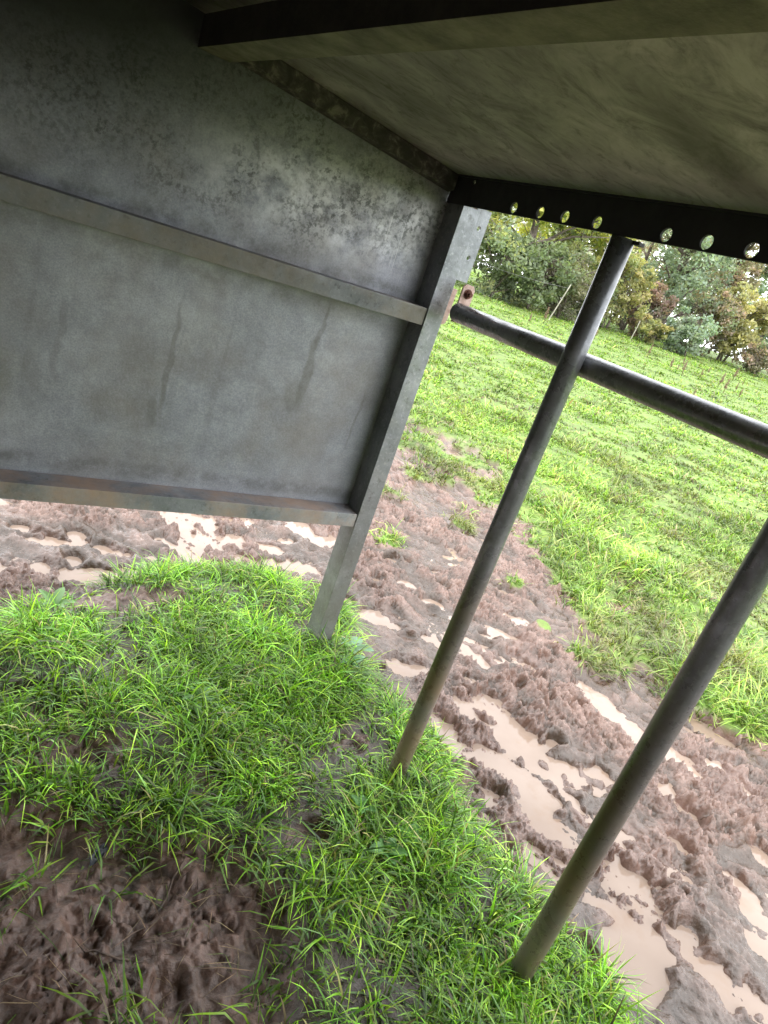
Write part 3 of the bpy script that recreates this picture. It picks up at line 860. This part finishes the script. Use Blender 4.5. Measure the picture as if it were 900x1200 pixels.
# clamp plate, bolt and lug that hold the cross tube
XT = XB+RB+.028-.002; ZT = u2z(-.0694)
YT0 = 1.468*S
bm = bmesh.new()
cx = X0+W+.012
prof = [(cx-.018, ZT-.03), (cx+.026, ZT-.03), (cx+.026, ZT+.072), (cx+.018, ZT+.084), (cx-.010, ZT+.084), (cx-.018, ZT+.074)]
extrude_profile(bm, prof, 'y', YT0+.001, YT0+.007); bevel(bm, .0012)
clamp = fpart('clamp_plate', bm, M['pink'])
bm = bmesh.new()
for (r, y0_, y1_, sg) in ((.0145, YT0-.0015, YT0+.0008, 20), (.0105, YT0-.010, YT0-.0017, 6)):
    tube_bm(bm, [(cx+.004, y1_, ZT+.058), (cx+.004, y0_, ZT+.058)], r, sg)
tube_bm(bm, [(cx+.004, YT0-.0102, ZT+.058), (cx+.004, YT0-.018, ZT+.058)], .006, 12)
fpart('bolt', bm, M['rust'], parent=clamp)
bm = bmesh.new()
pr = []
for k in range(9):
    an = PI+PI*k/8
    pr.append((X0+W+.002+.020*math.cos(an), ZT-.030+.022*math.sin(an)))
pr += [(X0+W+.022, ZT+.06), (X0+W-.018, ZT+.06)]
extrude_profile(bm, pr, 'y', FY+.007, FY+.013); bevel(bm, .001)
fpart('lug', bm, M['pink'])
# cross tube outside the bars
bm = bmesh.new()
ys = np.linspace(YT0-.0005, YB, 12)
tube_bm(bm, [(XT, y, ZT) for y in ys], .028, 28)
fpart('cross_tube', bm, M['tube'], True)
# roof sheet, folded at the ridge
bm = bmesh.new(); t = .003
xr, zr = -.55, roof_z(-.55)
xs = [X0+.13, xr, xr-(X0+.13-xr)]
lo = [(xs[0], roof_z(xs[0])), (xs[1], zr), (xs[2], roof_z(xs[0]))]
prof = lo+[(x, z+t) for x, z in lo[::-1]]
R_ = [[bm.verts.new((x, y, z)) for x, z in prof] for y in (Y0+.06, YB)]
for k in range(6): bm.faces.new((R_[0][k], R_[0][(k+1) % 6], R_[1][(k+1) % 6], R_[1][k]))
for r_ in R_:
    bm.faces.new((r_[0], r_[1], r_[4], r_[5])); bm.faces.new((r_[1], r_[2], r_[3], r_[4]))
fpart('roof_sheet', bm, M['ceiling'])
# purlin: angle iron below the roof
def purlin(px, sgn):
    bm = bmesh.new(); z0 = u2z(.250)
    zl = roof_z(px)-.0015
    wv = .076
    prof = [(px, z0), (px+sgn*wv, z0), (px+sgn*wv, z0+.005), (px+sgn*.005, z0+.005), (px+sgn*.005, zl-.002), (px, zl)]
    if sgn < 0: prof = prof[::-1]
    extrude_profile(bm, prof, 'y', YB, Y0-.002, lambda c: (c[0]+.076*(1.45*S-c[1]), c[1], c[2]-(.076*.103*(1.45*S-c[1]) if c[2] > z0+.02 else 0))); bevel(bm, .0012)
    o = fpart('purlin', bm, M['purlin']); o.data.materials.append(M['purlin_shade'])
    for p_ in o.data.polygons:
        if abs(p_.normal.x) > .7: p_.material_index = 1  # web faces take the copy with painted shade
    return o
purlin(.365*S, 1)
# angle that ties the roof to the panel
bm = bmesh.new(); h = .05; t = .005; ya = Y0-.030
xa, xb = .365*S+.08, X0-.012
ringa = []
for x in (xa, xb):
    zt_ = roof_z(x)-.001
    pr = [(Y0-.001, zt_-h), (ya, zt_-h*.86), (ya, zt_), (Y0-.001, zt_)]
    ringa.append([bm.verts.new((x, y, z)) for y, z in pr])
for k in range(4): bm.faces.new((ringa[0][k], ringa[0][(k+1) % 4], ringa[1][(k+1) % 4], ringa[1][k]))
bm.faces.new(ringa[0]); bm.faces.new(ringa[1][::-1])
bevel(bm, .002)
fpart('roof_angle', bm, M['flaky'])

# ------------------------------------------------------------------ hedge trees and bushes
def polar(az, d): return d*math.cos(math.radians(az)), d*math.sin(math.radians(az))
def tree(name, cat, label, az, dist, h, rad, pal, wts, leaf, nclump, per, base_frac=.12, squash=1.0, limbs=6, fill=.55, seed=0, thin=1.0):
    r = np.random.default_rng(seed+100)
    x, y = polar(az, dist); z = ground_z(x, y)
    root = empty(name, (x, y, z-.05), r.uniform(0, 6.28))
    tag(root, label, cat, 'trees and bushes in the hedge')
    # limbs
    bm = bmesh.new(); tips = []
    tr = .022*h+.02
    nst = 1 if base_frac > .16 else 3
    for s in range(nst):
        a0 = r.uniform(0, 6.28); lean = .05 if nst == 1 else r.uniform(.15, .35)
        top = Vector((math.cos(a0)*rad*lean, math.sin(a0)*rad*lean, h*.72))
        pts = [Vector((.1*s*math.cos(a0), .1*s*math.sin(a0), -.1)).lerp(top, k/6)+Vector((r.normal(0, .05*rad*(k > 0)), r.normal(0, .05*rad*(k > 0)), 0)) for k in range(7)]
        tube_bm(bm, pts, [tr*(1-.8*k/6)/(1 if nst == 1 else 1.6) for k in range(7)], 7)
        for l_ in range(limbs):
            k = r.integers(1, 6); b0 = pts[k]
            a1 = r.uniform(0, 6.28); ln = rad*r.uniform(.55, .95)
            e = b0+Vector((math.cos(a1)*ln, math.sin(a1)*ln, ln*r.uniform(.2, 1.0)))
            e.z = min(e.z, h*.93)
            mid = b0.lerp(e, .5)+Vector((0, 0, ln*.1))
            tube_bm(bm, [b0, mid, e], [tr*.35, tr*.2, tr*.06], 5)
            for q in range(3):
                m2 = mid.lerp(e, r.uniform(0, 1)); e2 = m2+Vector((r.normal(0, .35), r.normal(0, .35), r.uniform(.0, .5)))*rad*.5
                tube_bm(bm, [m2, e2], [tr*.1, tr*.03], 4)
    bm_obj('trunk', bm, M['bark'], root, True)
    # crown: clumps spread through an uneven volume
    zc0 = h*base_frac
    cl = []
    ph = r.uniform(0, 6.28, 6)
    while len(cl) < nclump:
        p = r.uniform(-1, 1, 3); d = np.linalg.norm(p)
        an = math.atan2(p[1], p[0])
        lim = .78+.22*math.sin(2*an+ph[0])*math.sin(3*p[2]+ph[1])+.14*math.sin(5*an+ph[2]+4*p[2])
        if d > lim or d < fill*r.random(): continue
        cl.append(p)
    cl = np.array(cl)
    C_ = np.stack([cl[:, 0]*rad, cl[:, 1]*rad, zc0+(h-zc0)*(cl[:, 2]*.5*squash+.5)], 1)
    k = np.repeat(np.arange(nclump), per)
    csz = (rad*.24)*r.uniform(.5, 1.25, nclump)
    off = r.normal(0, 1, (len(k), 3)); off /= np.linalg.norm(off, axis=1)[:, None]; off *= r.random((len(k), 1))**.45
    pos = C_[k]+off*csz[k][:, None]*np.array([1, 1, .75])
    n = len(k)
    nrm = r.normal(0, 1, (n, 3))+np.array([0, 0, .8]); nrm /= np.linalg.norm(nrm, axis=1)[:, None]
    t = np.cross(nrm, r.normal(0, 1, (n, 3))); t /= np.linalg.norm(t, axis=1)[:, None]
    bt = np.cross(nrm, t)
    sz = leaf*r.uniform(.6, 1.35, n)
    V = np.stack([pos-t*sz[:, None]*.55, pos+bt*sz[:, None]*.32, pos+t*sz[:, None]*.55, pos-bt*sz[:, None]*.32], 1).reshape(-1, 3)
    q = (np.arange(n)*4)[:, None]+np.arange(4)
    ci = r.choice(len(pal), nclump, p=np.array(wts)/sum(wts))
    li = r.choice(len(pal), n, p=np.array(wts)/sum(wts))
    use = np.where(r.random(n) < .7, ci[k], li)
    c = np.array(pal)[use]*r.uniform(.7, 1.3, (n, 1))*(r.uniform(.75, 1.2, nclump)[k])[:, None]
    hh = np.clip((pos[:, 2])/h, 0, 1)
    c = (c*1.55*(.78+.32*hh)[:, None])*.70+np.array([.105, .108, .095])  # grey lift paints mist into the leaves; low leaves darkened as shade
    c4 = np.concatenate([np.repeat(c, 4, 0), np.ones((n*4, 1))], 1)
    o = np_mesh('crown', V, quads=q, mat=M['leaf'], colors=c4)
    o.parent = root
    return root
YG = [(.34, .34, .05), (.24, .29, .045), (.42, .40, .07), (.12, .18, .045)]
DG = [(.05, .085, .03), (.075, .115, .045), (.11, .145, .06), (.17, .185, .05)]
BR = [(.12, .10, .06), (.09, .085, .05), (.16, .14, .09), (.10, .13, .06)]
TEAL = [(.14, .20, .155), (.19, .25, .20), (.10, .155, .11), (.23, .27, .20)]
RED = [(.16, .085, .08), (.18, .095, .09), (.15, .12, .09), (.13, .14, .09)]
PINK = [(.30, .22, .20), (.24, .19, .165), (.33, .27, .24)]
OLV = [(.20, .21, .06), (.25, .23, .07), (.14, .16, .06), (.30, .24, .09)]
YEL = [(.30, .265, .09), (.26, .24, .10), (.20, .20, .10), (.33, .28, .13)]
RBR = [(.24, .165, .13), (.29, .19, .16), (.19, .16, .11), (.22, .20, .14)]
tree('hedge_tree', 'tree', 'yellow green tree with a broad crown, nearest the corner post', 50.2, 26.5, 8.25, 2.99, YG, [5, 4, 4, 1.5], .17, 150, 90, .28, limbs=7, seed=1)
tree('hedge_tree', 'tree', 'yellow leaved tree behind the post top, left end of the hedge', 54.5, 27, 7.50, 2.53, YG, [4, 4, 3, 3], .17, 120, 80, .2, seed=2)
tree('hedge_bush', 'bush', 'dark green bush at the foot of the yellow green tree', 51.6, 24.6, 2.7, 1.7, DG, [4, 4, 2, 1], .13, 80, 75, .02, seed=3)
tree('hedge_bush', 'bush', 'dark leafy bush left of the first leaning stake', 48.4, 25.2, 2.6, 1.5, DG, [3, 4, 3, 1], .13, 80, 70, .02, seed=4)
tree('bramble_thicket', 'bush', 'brown bramble thicket behind the pale leaning stake', 46.0, 26.5, 2.3, 1.6, BR, [3, 4, 3, 2], .11, 80, 70, .0, seed=5)
tree('hedge_bush', 'bush', 'mid green bush rising above the bramble thicket', 46.6, 28.5, 3.4, 1.5, DG+OLV[:2], [1, 3, 4, 2, 2, 1], .14, 70, 70, .08, seed=6)
tree('hedge_tree', 'tree', 'pale bare pinkish tree seen in the gap left of the first bar', 44.3, 37, 7.88, 1.95, PINK, [3, 3, 2], .10, 50, 32, .25, limbs=10, seed=7)
tree('hedge_bush', 'bush', 'olive yellow bush just right of the first bar', 42.4, 29, 3.5, 1.25, OLV, [4, 4, 3, 2], .13, 75, 65, .03, seed=8)
tree('hedge_tree', 'tree', 'thin russet tree above the red bush beside the first bar', 41.2, 34, 6.75, 1.38, RBR+TEAL[:1], [3, 3, 2, 2, 2], .13, 55, 50, .2, seed=9)
tree('hedge_bush', 'bush', 'red leaved bush behind the second fence stake', 40.0, 30.5, 2.7, .95, RED, [5, 4, 3, 2], .12, 60, 65, .05, seed=10)
tree('hedge_tree', 'tree', 'large grey green tree in the middle of the hedge', 38.2, 33, 7.75, 2.42, TEAL, [4, 4, 3, 2], .15, 110, 80, .05, seed=11)
tree('hedge_bush', 'bush', 'small yellowish bush at the hedge foot beside the second stake', 38.9, 29.3, 1.35, .85, OLV, [3, 3, 2, 3], .11, 50, 60, .0, seed=12)
tree('hedge_bush', 'bush', 'low round grey green bush under the large grey green tree', 36.2, 29.6, 1.75, 1.15, TEAL, [3, 4, 4, 2], .12, 65, 70, .0, seed=13)
tree('hedge_tree', 'tree', 'tall reddish brown tree right of the large grey green tree', 35.6, 36.5, 8.00, 1.84, RBR, [4, 4, 3, 2], .15, 110, 75, .12, seed=14)
tree('hedge_bush', 'bush', 'brown bush below the tall reddish brown tree', 35.0, 33, 2.9, 1.3, BR+RBR[:2], [2, 2, 2, 2, 3, 3], .13, 65, 65, .02, seed=15)
tree('hedge_bush', 'bush', 'bright yellow bush near the right edge of the hedge', 33.3, 34, 3.7, 1.5, YEL, [4, 4, 3, 3], .15, 110, 80, .03, seed=16)
tree('hedge_tree', 'tree', 'bluish green tree at the right end behind the yellow bush', 31.0, 38, 7.50, 2.18, TEAL, [4, 3, 4, 1], .17, 120, 80, .06, seed=17)
tree('hedge_bush', 'bush', 'low brown scrub at the right end of the hedge', 30.8, 33, 1.4, 1.1, BR+RBR[:2], [2, 2, 2, 2, 3, 3], .12, 50, 60, .0, seed=18)
tree('hedge_bush', 'bush', 'low green brown bush between the olive bush and the bramble', 44.0, 28.2, 1.7, 1.2, BR+DG, [2, 2, 2, 3, 2, 3, 3, 1], .12, 55, 60, .0, seed=19)
tree('hedge_bush', 'bush', 'muted green bush behind the red leaved bush', 41.0, 32, 3.2, 1.3, DG+TEAL, [1, 2, 3, 1, 3, 3, 2, 2], .13, 65, 60, .02, seed=20)
tree('hedge_tree', 'tree', 'grey green tree beyond the right edge of the picture', 27.6, 37, 6.75, 2.30, TEAL+OLV, [3, 3, 3, 1, 1, 1, 2, 1], .16, 70, 60, .05, seed=21)
tree('hedge_tree', 'tree', 'yellow green tree filling the gap behind the bramble thicket', 46.8, 31, 7.4, 2.6, YG+OLV, [4, 4, 3, 3, 2, 2, 2, 2], .19, 130, 85, .1, seed=31)
tree('hedge_bush', 'bush', 'olive hedge bush hidden behind the sheet panel', 58.5, 25.5, 3.6, 2.0, DG+OLV, [3, 3, 2, 1, 2, 2, 2, 1], .16, 60, 60, .02, seed=22)

MIST = [(.30, .33, .31), (.34, .35, .32), (.27, .30, .29), (.36, .34, .32)]  # haze of distance put into the leaf colours
for k_, (az_, d_, h_, r_, lb_) in enumerate([(53.5, 52, 10.5, 4.2, 'pale misty tree far behind the left end of the hedge'), (48.5, 56, 11.5, 4.6, 'pale misty tree far behind the yellow green tree'), (43.8, 60, 9.5, 4.4, 'pale misty tree far behind the gap left of the first bar'), (39.6, 62, 9.8, 4.4, 'pale misty tree far behind the red leaved bush'), (35.8, 66, 8.6, 4.2, 'pale misty tree far behind the tall reddish brown tree'), (31.5, 70, 7.6, 4.2, 'pale misty tree far behind the right end of the hedge')]):
    tree('distant_tree', 'tree', lb_, az_, d_, h_, r_, MIST, [3, 3, 3, 2], .30, 90, 60, .05, limbs=6, seed=40+k_)

# fence stakes leaning in front of the hedge, and one wire
def stake(az, d, h, lean_az, lean, label):
    x, y = polar(az, d); z = ground_z(x, y)
    bm = bmesh.new(); 
    for q in (0,):
        e = Vector((math.cos(lean_az)*lean, math.sin(lean_az)*lean, h))
        pts = [Vector((0, 0, -.3)).lerp(e, k/5)+Vector((random.uniform(-.008, .008), 0, 0)) for k in range(6)]
        tube_bm(bm, pts, [.022, .022, .021, .021, .02, .016], 9)
    o = bm_obj('fence_stake', bm, M['stake'], smooth=True); o.location = (x, y, z)
    tag(o, label, 'stake', 'old fence stakes by the hedge'); return Vector((x, y, z))+e*.9
s1 = stake(46.6, 23.6, 1.25, math.radians(46.6-90), .30, 'pale leaning fence stake in front of the bramble thicket')
s2 = stake(40.0, 28.2, .75, math.radians(40-90), .06, 'short pale stake in front of the red leaved bush')
x3, y3 = polar(56, 23.0)
bm = bmesh.new()
e3 = Vector((x3, y3, ground_z(x3, y3)+1.1))
tube_bm(bm, [s1.lerp(e3, k/8)-Vector((0, 0, .12*math.sin(PI*k/8))) for k in range(9)], .006, 5)
o = bm_obj('fence_wire', bm, M['wire'], origin=s1); tag(o, 'thin slack fence wire running left from the pale leaning stake', 'wire')

# dead dock stalks standing in the far grass
stalk = empty('dock_stalk', (0, 0, 0))
bm = bmesh.new(); tube_bm(bm, [(0, 0, -.03), (.015, .01, .25), (.01, .03, .62)], [.009, .008, .004], 6)
bm_obj('stem', bm, M['dock'], stalk, True)
bm = bmesh.new()
for k in range(70):
    t = random.random(); zc = .22+.42*t; rr = .055*(1-.6*t)
    a_ = random.uniform(0, 6.28); c = Vector((.012+rr*random.random()*math.cos(a_), .02+rr*random.random()*math.sin(a_), zc))
    mt = Matrix.Translation(c) @ Matrix.Diagonal((.011, .011, .018, 1))
    bmesh.ops.create_icosphere(bm, subdivisions=1, radius=1, matrix=mt)
bm_obj('seed_head', bm, M['dock'], stalk)
spots = [(38.3, 22, 1.0), (37.2, 24, .9), (36.4, 23, 1.1), (35.5, 25, 1.0), (34.8, 22.5, .8), (34.2, 24.5, 1.1), (33.5, 22, .9), (32.8, 24, 1.0), (32.2, 21, .9), (31.6, 23, 1.1), (30.9, 24.5, 1.0), (30.2, 22, .9), (36.8, 20, .8), (34.0, 19, .8), (31.8, 18, .9), (46.2, 22.5, 1.2), (46.9, 23.0, 1.0), (41.4, 25, .9)]
for k, (az, d, s) in enumerate(spots):
    az += random.uniform(-1.2, 1.2); d += random.uniform(-4, 3); s *= random.uniform(.5, 1.2)
    if k == 0: o = stalk
    else:
        o = stalk.copy(); link(o)
        for ch in stalk.children:
            c_ = ch.copy(); link(c_, o)
    x, y = polar(az, d); o.location = (x, y, ground_z(x, y)); o.rotation_euler = (random.uniform(-.12, .12), random.uniform(-.12, .12), random.uniform(0, 6.28)); o.scale = (s*1.1, s*1.1, s*.62)
    tag(o, 'dead brown dock stalk standing in the far grass before the hedge', 'weed', 'dead dock stalks in the far grass')

# ------------------------------------------------------------------ daylight
w = bpy.data.worlds.new('World'); scene.world = w; w.use_nodes = True
nt = w.node_tree; bg = nt.nodes['Background']
sky = nt.nodes.new('ShaderNodeTexSky'); sky.sky_type = 'NISHITA'; sky.sun_disc = False
SUN_EL, SUN_AZ = math.radians(62), math.radians(225)     # azimuth counted from +X towards +Y
sky.sun_elevation = SUN_EL; sky.sun_rotation = math.radians(90)-SUN_AZ
sky.air_density = 1.0; sky.dust_density = 4.0
hs = nt.nodes.new('ShaderNodeHueSaturation'); hs.inputs['Saturation'].default_value = .10
mx = nt.nodes.new('ShaderNodeMix'); mx.data_type = 'RGBA'; mx.inputs[0].default_value = .75
mx.inputs[7].default_value = (40, 40.6, 42, 1)
nt.links.new(sky.outputs[0], hs.inputs['Color']); nt.links.new(hs.outputs[0], mx.inputs[6]); nt.links.new(mx.outputs[2], bg.inputs['Color'])
bg.inputs['Strength'].default_value = .15
sl = bpy.data.lights.new('sun', 'SUN'); sl.energy = 2.0; sl.angle = math.radians(25); sl.color = (1, .97, .92)
so_ = bpy.data.objects.new('sun', sl); link(so_)
dv = Vector((math.cos(SUN_EL)*math.cos(SUN_AZ), math.cos(SUN_EL)*math.sin(SUN_AZ), math.sin(SUN_EL)))
so_.rotation_euler = dv.to_track_quat('Z', 'Y').to_euler(); so_.location = dv*30

# ------------------------------------------------------------------ camera
R = [[0.8272774557874897, -0.46552666970054696, 0.3144788243161946], [0.08060493421156345, -0.455628087122608, -0.8865133336875101], [0.5559809850404308, 0.7587410401596258, -0.339407098115171]]
cd = bpy.data.cameras.new('camera'); cam = bpy.data.objects.new('camera', cd); link(cam)
cx_, cy_, cz_ = Vector(R[0]), -Vector(R[1]), -Vector(R[2])
mw = Matrix((cx_, cy_, cz_)).transposed().to_4x4(); mw.translation = (0, 0, CZ)
cam.matrix_world = mw
cd.sensor_fit = 'VERTICAL'; cd.sensor_height = 36; cd.sensor_width = 27; cd.lens = 782.4/1200*36
cd.clip_start = .02; cd.clip_end = 2000
scene.camera = cam
scene.view_settings.view_transform = 'Standard'
scene.view_settings.look = 'None'
scene.view_settings.exposure = 0
scene.cycles.use_denoising = True
scene.cycles.max_bounces = 5; scene.cycles.diffuse_bounces = 4; scene.cycles.transparent_max_bounces = 4; scene.cycles.caustics_reflective = False
